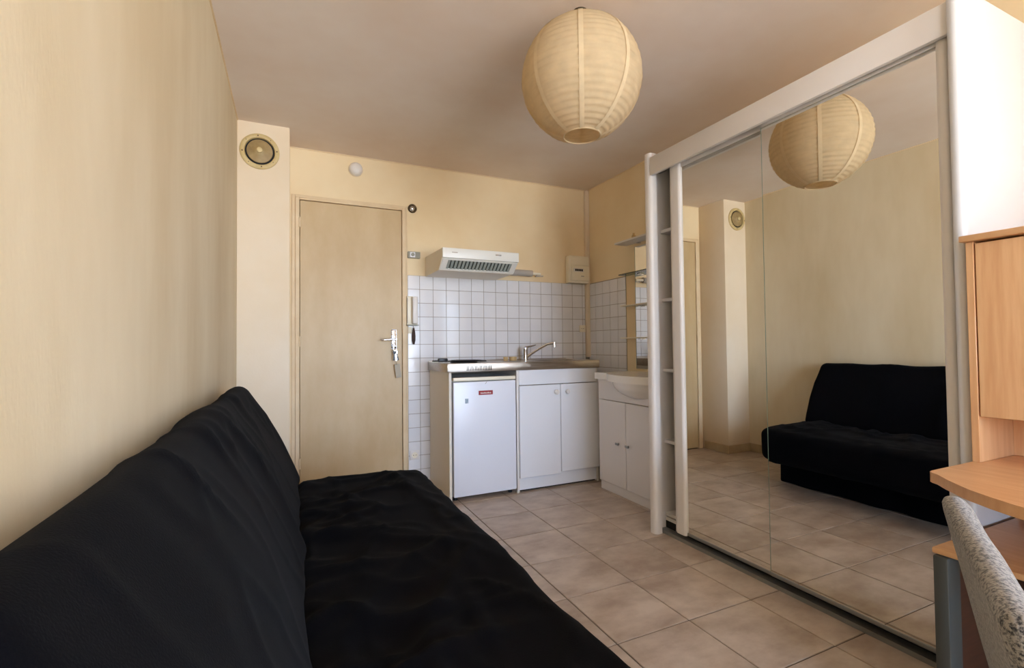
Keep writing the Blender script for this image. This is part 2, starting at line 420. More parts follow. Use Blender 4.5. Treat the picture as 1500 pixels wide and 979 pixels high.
# ---------------------------------------------------------------- door
dr = sempty('door_1', (DX0, D, 0), 'flat beige entrance door with chrome lever handle')
bm = NB()
bx(bm, DX0+0.001, 0.346, D-0.014, D+0.06, 0.0, DZ-0.001, bev=0.003, seg=1)
bx(bm, 1.043, DX1-0.001, D-0.014, D+0.06, 0.0, DZ-0.001, bev=0.003, seg=1)
bx(bm, 0.346, 1.043, D-0.014, D+0.06, 2.052, DZ-0.001, bev=0.003, seg=1)
obj('door_frame', bm, m_trim, dr)
bm = NB()
bx(bm, 0.2965, DX0+0.001, D-0.008, D-0.0005, 0.0, 2.086, bev=0.002, seg=1)
bx(bm, DX1-0.001, 1.0835, D-0.008, D-0.0005, 0.0, 2.086, bev=0.002, seg=1)
bx(bm, DX0+0.001, DX1-0.001, D-0.008, D-0.0005, DZ-0.001, 2.086, bev=0.002, seg=1)
obj('architrave', bm, m_trim, dr)
leaf = obj('door_leaf', box(0.349, 1.040, D-0.004, D+0.036, 0.008, 2.049, bev=0.002, seg=1), m_door, dr)
for z in (1.895, 1.08, 0.255):
    bm = NB(); cyl(bm, (0.3475, D-0.017, z-0.035), (0.3475, D-0.017, z+0.035), 0.006, n=12)
    bx(bm, 0.334, 0.3475, D-0.016, D-0.0135, z-0.033, z+0.033)
    cyl(bm, (0.3475, D-0.017, z-0.002), (0.3475, D-0.017, z+0.002), 0.0068, n=12)
    obj('hinge', bm, m_trim, dr)
hx, hy = 0.980, D-0.005
plate = obj('handle_plate', box(hx-0.019, hx+0.019, hy-0.008, hy, 1.02, 1.165, bev=0.0075, seg=3), m_chrome, leaf)
bm = NB(); cyl(bm, (hx, hy-0.006, 1.092), (hx, hy-0.05, 1.092), 0.009, n=16)
tube(bm, [(hx+0.006, hy-0.048, 1.092), (hx-0.03, hy-0.05, 1.092), (hx-0.07, hy-0.05, 1.090), (hx-0.10, hy-0.046, 1.087)], [0.010,0.009,0.008,0.007])
obj('lever', bm, m_chrome, leaf)
bm = NB(); cyl(bm, (hx, hy-0.007, 1.045), (hx, hy-0.016, 1.045), 0.0085, n=16); obj('lock_cylinder', bm, m_chrome, leaf)
# keys hanging in the lock
k = thing('key_bunch', 'bunch of keys with pale tag hanging from the door lock', 'keys', (hx, hy-0.03, 0.80))
bm = NB(); bx(bm, hx-0.0012, hx+0.0012, hy-0.034, hy-0.017, 1.040, 1.050); cyl(bm, (hx-0.0012, hy-0.042, 1.043), (hx+0.0012, hy-0.042, 1.043), 0.012, n=16)
obj('lock_key', bm, m_chrome, k)
bm = NB(); tube(bm, [(hx+0.002+0.012*math.sin(a), hy-0.042, 1.022+0.014*math.cos(a)) for a in [i*math.pi/8 for i in range(17)]], 0.0015, 6)
obj('key_ring', bm, m_chrome, k)
for dx, rot, mm in ((-0.008, 0.12, m_black), (0.004, -0.05, m_chrome), (0.010, -0.2, m_black)):
    R_ = Matrix.Translation((hx+dx*0.5+0.003, hy-0.040+dx*0.2, 1.012)) @ Matrix.Rotation(rot, 4, 'Y')
    bm = NB(); b2 = NB()
    cyl(b2, (0, -0.001, -0.014), (0, 0.001, -0.014), 0.014, n=18); bx(b2, -0.004, 0.004, -0.001, 0.001, -0.075, -0.024); bx(b2, 0.004, 0.007, -0.001, 0.001, -0.072, -0.045)
    bmesh.ops.transform(b2, matrix=R_, verts=b2.verts); merge(bm, b2)
    obj('key', bm, mm, k)
bm = NB(); tube(bm, [(hx+0.004, hy-0.038, 1.0), (hx+0.006, hy-0.036, 0.94), (hx+0.014, hy-0.03, 0.905)], 0.0012, 6); obj('cord', bm, m_leather, k)
obj('key_tag', bx(NB(), -0.02, 0.02, -0.0015, 0.0015, -0.1, 0, bev=0.001, seg=1, mtx=Matrix.Translation((hx+0.017, hy-0.028, 0.912)) @ Matrix.Rotation(-0.13, 4, 'Y')), m_tag, k)

# ---------------------------------------------------------------- ventilation outlet on the column
vx, vz, vy = 0.121, 2.232, CY-0.0005
v = thing('ventilation_outlet', 'round yellowed ventilation outlet high on the column', 'vent', (vx, vy, vz-0.108))
bm = NB(); lathe(bm, [(0.108, 0), (0.108, 0.008), (0.100, 0.014), (0.092, 0.014), (0.084, 0.012), (0.080, 0.004), (0.080, 0.0)], (vx, vy, vz), (0,-1,0), 48); obj('outer_ring', bm, m_vent, v)
bm = NB(); lathe(bm, [(0.081, 0.001), (0, 0.001)], (vx, vy, vz), (0,-1,0), 40); obj('duct_shade_disc', bm, m_dark, v)  # dark disc standing in for the shade inside the duct
bm = NB(); lathe(bm, [(0.071, 0.004), (0.070, 0.010), (0.055, 0.012), (0.03, 0.018), (0.02, 0.026), (0, 0.027)], (vx, vy, vz), (0,-1,0), 40); dsc = obj('valve_disc', bm, m_ventd, v)
bm = NB(); lathe(bm, [(0.016, 0.025), (0.016, 0.034), (0.012, 0.037), (0, 0.037)], (vx, vy, vz), (0,-1,0), 24); obj('hub', bm, m_vent, dsc)
for i in range(8):
    a = i*math.pi/4+0.1
    p = Vector((vx+0.094*math.cos(a), vy-0.0135, vz+0.094*math.sin(a)))
    bm = NB(); lathe(bm, [(0.0042 if i % 2 == 0 else 0.0028, 0), (0.003 if i % 2 == 0 else 0.002, 0.0025), (0, 0.0025)], p, (0,-1,0), 10); obj('screw', bm, m_leather, v)

# ---------------------------------------------------------------- things on the back wall above the tiles
bm = NB(); lathe(bm, [(0.047, 0.0), (0.047, 0.014), (0.044, 0.03), (0.034, 0.042), (0.018, 0.047), (0, 0.048)], (0.715, D-0.001, 2.312), (0,-1,0), 36)
e = thing('smoke_detector', 'small white dome detector above the door', 'detector', (0.715, D-0.001, 2.265))
obj('dome', bm, m_whitew, e)
bm = NB(); lathe(bm, [(0.05, 0), (0.05, 0.008), (0.046, 0.01), (0, 0.01)], (0.715, D-0.0005, 2.312), (0,-1,0), 36); obj('base_plate', bm, m_col, e)
e = thing('door_bell', 'small round dark metal bell beside the door top', 'bell', (1.122, D-0.001, 2.042))
bm = NB(); lathe(bm, [(0.033, 0), (0.033, 0.012), (0.028, 0.018), (0.022, 0.014), (0.020, 0.010)], (1.122, D-0.001, 2.076), (0,-1,0), 32); obj('bell_rim', bm, m_bronze, e)
bm = NB(); lathe(bm, [(0.022, 0.008), (0.014, 0.014), (0.006, 0.018), (0, 0.018)], (1.122, D-0.001, 2.076), (0,-1,0), 24); obj('bell_centre', bm, m_chrome, e)
e = thing('switch_box', 'little grey wall box with white dial between bell and tiles', 'switch', (1.130, D-0.001, 1.700))
obj('case', box(1.084, 1.176, D-0.026, D-0.001, 1.700, 1.748, bev=0.003), m_greybox, e)
obj('face_plate', box(1.099, 1.137, D-0.029, D-0.0255, 1.705, 1.743, bev=0.002), m_white, e)
bm = NB(); lathe(bm, [(0.0125, 0), (0.0125, 0.008), (0.010, 0.009), (0.008, 0.007), (0, 0.007)], (1.118, D-0.029, 1.724), (0,-1,0), 20); obj('dial', bm, m_greybox, e)

# intercom handset on the tiles
yt = D-0.0068
e = thing('intercom', 'white wall intercom with long handset beside the door', 'intercom', (1.115, yt, 1.195))
obj('back_plate', box(1.072, 1.152, yt-0.022, yt, 1.200, 1.412, bev=0.004), m_ivory, e)
bm = NB(); bx(bm, 1.106, 1.146, yt-0.062, yt-0.040, 1.206, 1.408, bev=0.008, seg=3); bx(bm, 1.108, 1.144, yt-0.045, yt-0.021, 1.36, 1.405, bev=0.005); bx(bm, 1.108, 1.144, yt-0.045, yt-0.021, 1.209, 1.25, bev=0.005)
obj('handset', bm, m_whitew, e)
obj('side_grille', box(1.0735, 1.0765, yt-0.0235, yt-0.021, 1.21, 1.40), m_leather, e)
obj('lower_edge', box(1.072, 1.156, yt-0.050, yt-0.001, 1.194, 1.1995, bev=0.001, seg=1), m_greybox, e)
bm = NB(); lathe(bm, [(0.0, 0), (0.006, 0.004), (0.012, 0.03), (0.013, 0.06), (0.011, 0.09), (0.006, 0.118), (0.003, 0.125), (0, 0.126)], (1.124, yt-0.015, 1.053), (0,0,1), 20)
e = thing('hanging_handle', 'dark brown slender handle hanging below the white intercom', 'handle', (1.124, yt-0.015, 1.053))
obj('grip', bm, m_leather, e)
bm = NB(); tube(bm, [(1.124, yt-0.015, 1.178), (1.122, yt-0.012, 1.193)], 0.0015, 8); obj('cord', bm, m_leather, e)
e = thing('light_switch', 'small ivory light switch half hidden by the hanging brown handle', 'switch', (1.098, yt, 1.135))
obj('plate', box(1.085, 1.113, yt-0.006, yt, 1.135, 1.185, bev=0.002), m_ivory, e); obj('rocker', box(1.092, 1.106, yt-0.010, yt-0.005, 1.147, 1.173, bev=0.002), m_ivory, e)

def socket(label, cx, cz, y, s=0.035):
    e = thing('wall_socket', label, 'socket', (cx, y, cz-s))
    obj('plate', box(cx-s, cx+s, y-0.009, y, cz-s, cz+s, bev=0.003), m_whitew if cx < 2 else m_ivory, e)
    bm = NB(); lathe(bm, [(0.022, 0), (0.022, 0.002), (0.019, 0.002), (0.018, 0.0008), (0, 0.0008)], (cx, y-0.009, cz), (0,-1,0), 28); obj('recess_ring', bm, m_ivory, e)
    for dx in (-0.009, 0.009):
        bm = NB(); cyl(bm, (cx+dx, y-0.009, cz), (cx+dx, y-0.0105, cz), 0.003, n=10); obj('pin_hole', bm, m_dark, e)
socket('low white wall socket on the tiles between door and kitchenette', 1.128, 0.233, yt)
socket('ivory wall socket above the right end of the steel worktop', 2.615, 1.180, yt, 0.030)

# fuse box
e = thing('fuse_box', 'cream fuse box with breaker row in the wall corner', 'fuse box', (2.565, D-0.008, 1.572))
obj('case', box(2.452, 2.648, D-0.075, D-0.008, 1.572, 1.805, bev=0.006), m_ivory, e)
obj('lid', box(2.468, 2.645, D-0.088, D-0.074, 1.592, 1.712, bev=0.005), m_ivory, e)
obj('upper_cover', box(2.464, 2.645, D-0.084, D-0.074, 1.722, 1.795, bev=0.005), m_ivory, e)
obj('breaker_slot', box(2.482, 2.585, D-0.0895, D-0.087, 1.664, 1.694), m_whitew, e)
for i in range(5): obj('breaker_toggle', box(2.500+i*0.016, 2.510+i*0.016, D-0.096, D-0.089, 1.670, 1.688, bev=0.001, seg=1), m_black, e)
obj('maker_mark', box(2.56, 2.59, D-0.0886, D-0.0875, 1.625, 1.631), m_greybox, e)

# ---------------------------------------------------------------- cooker hood
hx0, hx1 = 1.220, 1.788; zb = 1.566
e = thing('cooker_hood', 'white cooker hood with slatted grey grille under its front', 'cooker hood', (1.504, D-0.008, zb))
yw_ = D-0.0075
prof = [(yw_, 1.716), (3.125, 1.706), (3.112, 1.698), (3.108, 1.640), (3.120, 1.634), (3.205, zb), (yw_, zb)]
side = [(yw_, 1.714), (3.128, 1.704), (3.128, 1.636), (3.208, zb+0.001), (yw_, zb+0.001)]
for xa, xb in ((hx0, hx0+0.006), (hx1-0.006, hx1)):
    bm = NB(); prism(bm, side, 'x', xa, xb); obj('side_panel', bm, m_hood if xa > 1.5 else m_side, e)
obj('top_panel', box(hx0+0.006, hx1-0.006, 3.13, yw_, 1.698, 1.704), m_hood, e)
bm = NB(); bx(bm, hx0-0.001, hx1+0.001, 3.108, 3.130, 1.638, 1.706, bev=0.004); fp = obj('front_panel', bm, m_hood, e)
obj('slider_control', box(1.605, 1.650, 3.105, 3.109, 1.674, 1.684, bev=0.0015, seg=1), m_chrome, fp)
obj('maker_mark', box(1.285, 1.325, 3.1072, 3.1085, 1.673, 1.679), m_greypipe, fp)
obj('bottom_panel', box(hx0+0.006, hx1-0.006, 3.206, yw_, zb, zb+0.005), m_side, e)
# slanted grille: frame, dark void, slats
s0 = Vector((0, 3.122, 1.635)); s1 = Vector((0, 3.203, zb+0.003)); sd = s1-s0; sn = Vector((0, sd.z, -sd.y)).normalized()
if sn.y > 0: sn = -sn
def slant(bm, xa, xb, ta, tb, da, db):
    vs = []
    for t, d_ in ((ta, da), (tb, da), (tb, db), (ta, db)):
        p = s0+sd*t+sn*d_; vs.append((p.y, p.z))
    return prism(bm, vs, 'x', xa, xb)
bm = NB(); slant(bm, hx0+0.006, hx1-0.006, 0.0, 1.0, -0.012, -0.010); obj('filter_backing', bm, m_grilled, e)
bm = NB()
slant(bm, hx0+0.006, hx0+0.045, 0, 1, -0.006, 0.002); slant(bm, hx1-0.045, hx1-0.006, 0, 1, -0.006, 0.002)
slant(bm, hx0+0.045, hx1-0.045, 0, 0.12, -0.006, 0.002); slant(bm, hx0+0.045, hx1-0.045, 0.88, 1, -0.006, 0.002)
obj('grille_frame', bm, m_hood, e)
ns = 18
for i in range(ns):
    xc = hx0+0.055+(hx1-hx0-0.11)*i/(ns-1)
    bm = NB(); slant(bm, xc-0.0085, xc+0.0085, 0.12, 0.88, -0.008, 0.0); obj('slat', bm, m_grille, e)
e = thing('duct_pipe', 'grey pipe stub with narrow fitting beside the cooker hood', 'pipe', (2.0, D-0.05, 1.60))
bm = NB(); cyl(bm, (1.795, D-0.045, 1.633), (2.105, D-0.045, 1.633), 0.026, n=24); obj('sleeve', bm, m_greypipe, e)
bm = NB(); cyl(bm, (2.105, D-0.045, 1.633), (2.185, D-0.045, 1.630), 0.011, n=16); obj('narrow_pipe', bm, m_ivory, e)
bm = NB(); cyl(bm, (2.15, D-0.045, 1.640), (2.15, D-0.045, 1.610), 0.007, n=12); cyl(bm, (2.14, D-0.045, 1.611), (2.21, D-0.045, 1.617), 0.005, n=10); obj('valve', bm, m_greypipe, e)

# ---------------------------------------------------------------- kitchenette
KY = 3.075                                   # front plane
yb = D-0.012
cab = thing('sink_cabinet', 'white kitchenette base cabinet with double doors under the sink', 'cabinet', (1.84, 3.3, 0))
obj('side_panel', box(1.246, 1.264, KY, yb, 0.0, 0.862, bev=0.001, seg=1), m_side, cab)
obj('divider', box(1.742, 1.760, KY, yb, 0.0, 0.862, bev=0.001, seg=1), m_whitew, cab)
obj('side_panel', box(2.414, 2.432, KY, yb, 0.0, 0.862, bev=0.001, seg=1), m_whitew, cab)
obj('top_rail', box(1.7605, 2.4135, KY-0.004, KY+0.014, 0.756, 0.862, bev=0.0015, seg=1), m_white, cab)
obj('plinth', box(1.7605, 2.4135, KY+0.010, KY+0.026, 0.014, 0.113), m_white, cab)
obj('kick_shade_strip', box(1.7605, 2.4135, KY+0.03, KY+0.04, 0.0, 0.014), m_dark, cab)  # dark strip that paints the shade below the plinth
for x0, x1, kx, z0 in ((1.756, 2.088, 2.050, 0.102), (2.092, 2.426, 2.142, 0.112)):
    d_ = obj('door', box(x0, x1, KY-0.020, KY-0.002, z0, 0.752, bev=0.002, seg=1), m_white, cab)
    bm = NB(); lathe(bm, [(0.008, 0), (0.007, 0.010), (0.017, 0.016), (0.018, 0.023), (0.013, 0.029), (0, 0.030)], (kx, KY-0.020, 0.697), (0,-1,0), 24); obj('knob', bm, m_whitew, d_)
for x in (1.751,):
    bm = NB(); cyl(bm, (x, KY+0.01, 0.0), (x, KY+0.01, 0.012), 0.012, n=14); obj('foot', bm, m_ivory, cab)

fr = thing('refrigerator', 'white under-counter refrigerator with red badge', 'refrigerator', (1.505, 3.3, 0))
obj('body', box(1.274, 1.732, KY+0.035, yb-0.03, 0.03, 0.822), m_fridge, fr)
fd = obj('door', box(1.274, 1.732, KY-0.010, KY+0.030, 0.032, 0.796, bev=0.006, seg=3), m_fridge, fr)
obj('top_strip', box(1.274, 1.732, KY-0.008, KY+0.034, 0.802, 0.826, bev=0.004), m_ivory, fr)
obj('door_gasket', box(1.280, 1.726, KY+0.0295, KY+0.0355, 0.04, 0.80), m_greybox, fr)
bd = obj('badge', box(1.452, 1.556, KY-0.0125, KY-0.0095, 0.704, 0.733, bev=0.001, seg=1), m_red, fd)
for i in range(9):
    obj('badge_print', box(1.466+i*0.0088, 1.4715+i*0.0088, KY-0.0130, KY-0.0124, 0.7125, 0.7195 + (0.002 if i % 3 == 0 else 0)), m_whitew, bd)
obj('sticker', box(1.355, 1.378, KY-0.0108, KY-0.0098, 0.652, 0.684), m_stick, fd)
bm = NB(); tube(bm, [(1.512, KY-0.010, 0.792), (1.506, KY-0.013, 0.785), (1.500, KY-0.010, 0.778)], 0.0015, 6); obj('latch_mark', bm, m_greybox, fd)
for x in (1.300, 1.706):
    for y in (KY+0.05, yb-0.08):
        bm = NB(); cyl(bm, (x, y, 0), (x, y, 0.031), 0.014, n=14); obj('foot', bm, m_black, fr)

wt = thing('steel_worktop', 'brushed steel worktop with hotplates and sink', 'worktop', (1.84, 3.3, 0.862))
wx0, wx1, wy0, wy1, wz = 1.236, 2.440, KY-0.012, D-0.009, 0.922
sx0, sx1, sy0, sy1 = 1.98, 2.36, 3.14, 3.36
bm = NB()
bx(bm, wx0, wx1, wy0, sy0, wz-0.010, wz); bx(bm, wx0, wx1, sy1, wy1, wz-0.010, wz); bx(bm, wx0, sx0, sy0, sy1, wz-0.010, wz); bx(bm, sx1, wx1, sy0, sy1, wz-0.010, wz)
obj('top_sheet', bm, m_steel, wt)
bm = NB(); bx(bm, wx0, wx1, wy0-0.003, wy0+0.010, 0.8625, wz, bev=0.003); obj('front_apron', bm, m_steel, wt)
obj('end_apron', box(wx0-0.003, wx0+0.006, wy0, wy1, 0.8625, wz, bev=0.002), m_steel, wt)
obj('end_apron', box(wx1-0.006, wx1+0.003, wy0, wy1, 0.8625, wz, bev=0.002), m_steel, wt)
obj('back_lip', box(wx0, wx1, wy1-0.012, wy1, wz-0.002, wz+0.006, bev=0.002), m_steel, wt)
bm = NB()
A = [(sx0,sy0),(sx1,sy0),(sx1,sy1),(sx0,sy1)]; B = [(sx0+.02,sy0+.02),(sx1-.02,sy0+.02),(sx1-.02,sy1-.02),(sx0+.02,sy1-.02)]
va = [bm.verts.new((*p, wz-0.001)) for p in A]; vb = [bm.verts.new((*p, wz-0.05)) for p in B]
for i in range(4): bm.faces.new((va[i], va[(i+1)%4], vb[(i+1)%4], vb[i]))
bm.faces.new(vb); obj('sink_bowl', bm, m_steel, wt)
for x, y, r in ((1.40, 3.22, 0.09), (1.56, 3.40, 0.075)):
    bm = NB(); lathe(bm, [(r+0.006, 0), (r+0.006, 0.003), (r, 0.008), (r*0.4, 0.008), (r*0.38, 0.006), (0, 0.006)], (x, y, wz), (0,0,1), 36); obj('hotplate', bm, m_hot, wt)
for i in range(16):
    x = 1.366+i*0.0117
    obj('vent_slot', box(x, x+0.0065, wy0-0.0042, wy0-0.0026, 0.872, 0.904), m_dark, wt)

t = thing('mixer_tap', 'chrome single-lever kitchen tap with raised swan spout', 'tap', (1.990, 3.43, wz))
bm = NB(); lathe(bm, [(0.028, 0), (0.028, 0.006), (0.021, 0.010), (0.020, 0.075), (0.022, 0.082), (0.021, 0.096), (0.012, 0.104), (0, 0.105)], (1.990, 3.43, wz+0.0005), (0,0,1), 28); obj('body', bm, m_chrome, t)
bm = NB(); tube(bm, [(1.985, 3.43, wz+0.098), (2.02, 3.425, wz+0.106), (2.055, 3.42, wz+0.113), (2.078, 3.415, wz+0.120)], [0.010,0.008,0.006,0.004]); obj('lever', bm, m_chrome, t)
pts = [(1.998, 3.43, wz+0.020), (2.025, 3.41, wz+0.045), (2.06, 3.385, wz+0.072), (2.10, 3.355, wz+0.103), (2.135, 3.33, wz+0.124), (2.165, 3.31, wz+0.132), (2.178, 3.30, wz+0.131)]
bm = NB(); tube(bm, pts, [0.012,0.011,0.010,0.010,0.010,0.010,0.010], 14); obj('spout', bm, m_chrome, t)
bm = NB(); cyl(bm, (2.182, 3.298, wz+0.140), (2.182, 3.298, wz+0.100), 0.013, n=18); obj('aerator', bm, m_chrome, t)

# loose things on the worktop
p = thing('frying_pan', 'thin dark flat pan with black handle lying on hotplate', 'pan', (1.40, 3.22, wz+0.009))
bm = NB(); lathe(bm, [(0, 0.0005), (0.085, 0.0005), (0.108, 0.009), (0.110, 0.009), (0.087, 0.003), (0, 0.003)], (1.42, 3.22, wz+0.008), (0,0,1), 40); obj('dish', bm, m_hot, p)
bm = NB(); bx(bm, 1.206, 1.272, 3.175, 3.205, wz+0.008, wz+0.034, bev=0.006); obj('handle', bm, m_black, p)
bm = NB(); tube(bm, [(1.165, 3.186, wz+0.016), (1.225, 3.19, wz+0.017), (1.28, 3.192, wz+0.013), (1.325, 3.2, wz+0.015)], 0.004, 8); obj('handle_rod', bm, m_dark, p)
for i, (x, label, r) in enumerate(((1.775, 'small amber tumbler on worktop, further from the tap', 0.020), (1.835, 'squat amber dish on worktop close to the tap', 0.032))):
    h = 0.030
    bm = NB(); lathe(bm, [(0, 0.0), (r*0.85, 0.0), (r, h), (r-0.003, h), (r*0.8, 0.004), (0, 0.004)], (x, 3.33, wz+0.0005), (0,0,1), 28)
    e = tag(obj('tumbler' if i == 0 else 'soap_dish', bm, m_amber), label, 'glass' if i == 0 else 'dish')

# ---------------------------------------------------------------- washbasin unit
BX = 2.345                                  # front plane x
b = thing('vanity_unit', 'white vanity cabinet with two doors under the washbasin', 'cabinet', (2.5, 2.56, 0))
bm = NB(); bx(bm, BX+0.002, W-0.008, 2.20, 2.216, 0.062, 0.772); bx(bm, BX+0.002, W-0.008, 2.902, 2.918, 0.062, 0.772); bx(bm, BX+0.002, W-0.008, 2.217, 2.901, 0.062, 0.078)
obj('body', bm, m_side, b)
obj('plinth', box(BX-0.004, W-0.02, 2.20, 2.918, 0.0, 0.060, bev=0.002, seg=1), m_whitew, b)
notch = [(2.50+0.246*math.cos(a), 0.786-0.102*math.sin(a)) for a in [math.pi*i/24 for i in range(25)]]
bm = NB(); prism(bm, [(2.918, 0.648), (2.918, 0.786)] + notch + [(2.20, 0.786), (2.20, 0.648)], 'x', BX-0.016, BX+0.001); obj('top_rail', bm, m_whitew, b)
for y0, y1, ky in ((2.615, 2.918, 2.690), (2.31, 2.611, 2.585)):
    d_ = obj('door', box(BX-0.016, BX+0.001, y0, y1, 0.064, 0.643, bev=0.002, seg=1), m_whitew, b)
    bm = NB(); cyl(bm, (BX-0.016, ky, 0.358), (BX-0.030, ky, 0.358), 0.006, n=12); bx(bm, BX-0.036, BX-0.029, ky-0.018, ky+0.018, 0.350, 0.366, bev=0.003); obj('knob', bm, m_alu, d_)
bs = thing('washbasin', 'white ceramic washbasin with bulging bowl on the vanity cabinet', 'washbasin', (2.5, 2.56, 0.774))
ycen, yh = 2.50, 0.45
front = []
for i in range(33):
    y = 2.952-(2.952-2.13)*i/32
    q = max(0.0, 1-((y-ycen)/0.30)**2)
    front.append((2.320-0.095*q**0.8, y))
poly = [(W-0.008, 2.952)] + front + [(W-0.008, 2.13)]
bm = NB(); prism(bm, poly, 'z', 0.788, 0.836); bevel_all(bm, 0.006, 2, 50); obj('rim_slab', bm, m_ceramic, bs)
bm = NB(); rings = []
for k in range(9):
    f_ = k/8; s_ = math.cos(f_*math.pi/2*0.98); zz = 0.790-0.125*math.sin(f_*math.pi/2)
    rings.append([bm.verts.new((2.43-0.195*s_*math.cos(a), ycen+0.29*s_*math.sin(a), zz)) for a in [2*math.pi*i/40 for i in range(40)]])
for A, B in zip(rings, rings[1:]):
    for i in range(40): bm.faces.new((A[i], A[(i+1)%40], B[(i+1)%40], B[i]))
bm.faces.new(rings[0]); bm.faces.new(rings[-1]); obj('bowl', bm, m_ceramic, bs)

# mirror and shelves on the right wall above the basin
mr_ = thing('bathroom_mirror', 'frameless mirror on the wall above the washbasin', 'mirror', (W-0.002, 2.55, 0.853))
obj('glass_plate', box(W-0.008, W-0.002, 2.22, 2.922, 0.853, 1.785), m_mirror, mr_)
obj('edge_strip', box(W-0.0085, W-0.0015, 2.922, 2.926, 0.853, 1.785), m_glassedge, mr_)
gs = 'shelves beside the bathroom mirror'
for z, dep, mm, th, lb in ((1.808, 0.120, m_whitew, 0.014, 'topmost cream wall shelf above the washbasin mirror'),
                       (1.572, 0.085, m_glassg, 0.008, 'glass shelf over washbasin, level with the tile top edge'),
                       (1.331, 0.075, m_ivory, 0.008, 'thin ivory shelf over washbasin, second from the bottom'),
                       (1.083, 0.075, m_ivory, 0.008, 'lowest thin ivory shelf over the washbasin')):
    e = thing('wall_shelf', lb, 'shelf', (W-0.01, 2.7, z), gs)
    bm = NB(); bx(bm, W-0.009-dep, W-0.009, 2.22, 3.02, z, z+th, bev=0.002, seg=1); obj('board', bm, mm, e)
    for y in (2.35, 2.86):
        bm = NB(); bx(bm, W-0.035, W-0.0085, y-0.012, y+0.012, z-0.010, z-0.0002, bev=0.002, seg=1); obj('clip', bm, m_chrome, e)
obj_ = tag(obj('small_bottle', lathe(NB(), [(0, 0), (0.016, 0), (0.017, 0.03), (0.008, 0.04), (0.008, 0.052), (0, 0.052)], (W-0.06, 2.87, 1.8225), (0,0,1), 18), m_amber), 'small amber bottle standing on topmost washbasin shelf', 'bottle')

# ---------------------------------------------------------------- wardrobe with sliding mirror doors
wd = thing('wardrobe', 'white wardrobe with two sliding mirror doors, one ajar', 'wardrobe', (2.4, 1.4, 0))
WF = 2.095
def post_bm(x0, x1, y0, y1, z0, z1, rad, n=8):
    pts = [(x1, y1), (x1, y0)]
    pts += [(x0+rad-rad*math.sin(a), y0+rad-rad*math.cos(a)) for a in [math.pi/2*i/n for i in range(n+1)]]
    pts += [(x0+rad-rad*math.cos(a), y1-rad+rad*math.sin(a)) for a in [math.pi/2*i/n for i in range(n+1)]]
    bm = NB(); prism(bm, pts, 'z', z0, z1); return bm
obj('end_post', post_bm(WF, WF+0.045, 2.066, 2.122, 0.0, 2.102, 0.022), m_whitew, wd)
sp = obj('side_panel', box(WF+0.0455, W-0.003, 2.098, 2.118, 0.0, 2.07), m_whitew, wd)
for x, z in ((2.156, 1.853), (2.161, 0.302)):
    bm = NB(); cyl(bm, (x, 2.0985, z), (x, 2.097, z), 0.004, n=10); obj('screw_cap', bm, m_black, sp)
obj('end_panel', post_bm(2.062, W-0.003, 0.700, 0.735, 0.0, 2.084, 0.0174), m_panel, wd)
bm = NB(); bx(bm, WF, WF+0.020, 0.7355, 2.0655, 1.972, 2.072, bev=0.003); obj('fascia', bm, m_whitew, wd)
obj('top_board', box(WF+0.0205, W-0.003, 0.7355, 2.0975, 2.050, 2.068), m_whitew, wd)
obj('top_track', box(WF+0.021, WF+0.100, 0.7355, 2.0975, 2.006, 2.0495), m_alu, wd)
obj('bottom_track', box(2.150, 2.194, 0.7355, 2.0975, 0.0, 0.018), m_alu, wd)
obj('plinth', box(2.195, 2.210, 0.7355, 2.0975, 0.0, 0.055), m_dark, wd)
obj('base_board', box(2.196, W-0.003, 0.7355, 2.0975, 0.056, 0.074), m_whitew, wd)
obj('back_panel', box(W-0.012, W-0.004, 0.7355, 2.0975, 0.08, 2.049), m_side, wd)
obj('partition', box(2.215, W-0.0125, 1.62, 1.638, 0.0745, 2.0495), m_whitew, wd)
for z in (0.084, 0.486, 0.882, 1.276, 1.664):
    sh = obj('shelf', box(2.192, W-0.0125, 1.6385, 2.0975, z, z+0.018, bev=0.0015, seg=1), m_whitew, wd)
# doors
def sdoor(xp, y0, y1, z0, z1, stile_side, sw):
    """xp = mirror plane; door occupies xp..xp+0.018"""
    ya, yb_ = (y0, y1-sw) if stile_side == 'far' else (y0+sw, y1)
    d_ = obj('sliding_door', box(xp+0.005, xp+0.016, y0, y1, z0, z1), m_whitew, wd)
    obj('mirror', box(xp, xp+0.0045, ya, yb_, z0+0.022, z1-0.030), m_mirror, d_)
    obj('bottom_rail', box(xp-0.003, xp+0.016, ya, yb_, z0-0.004, z0+0.012, bev=0.002, seg=1), m_alu, d_)
    obj('bevel_strip', box(xp-0.0006, xp+0.0044, ya, yb_, z0+0.0125, z0+0.0215), m_mirror, d_)
    obj('top_rail', box(xp-0.002, xp+0.016, ya, yb_, z1-0.0295, z1+0.004, bev=0.002, seg=1), m_whitew, d_)
    ys0, ys1 = (y1-sw, y1) if stile_side == 'far' else (y0, y0+sw)
    yr = (ys0+ys1)/2 if sw > 0.05 else ys0+0.002
    st = obj('stile', post_bm(xp-0.016, xp+0.018, ys0, yr+0.028 if sw > 0.05 else ys1, z0-0.006, z1+0.004, 0.0135), m_whitew, d_)
    if sw > 0.05: obj('stile_channel', box(xp-0.008, xp+0.018, yr+0.0285, ys1, z0-0.006, z1+0.004, bev=0.002, seg=1), m_whitew, d_)
    return d_
dA = sdoor(2.134, 0.755, 1.405, 0.060, 1.998, 'near', 0.031)
obj('glass_edge', box(2.1335, 2.1388, 1.4052, 1.4075, 0.068, 1.968), m_glassedge, dA)
sdoor(2.156, 1.320, 1.972, 0.050, 1.998, 'far', 0.075)
ob = thing('trinket_box', 'tiny orange box on a wardrobe shelf behind the ajar door', 'box', (2.255, 2.02, 1.2945))
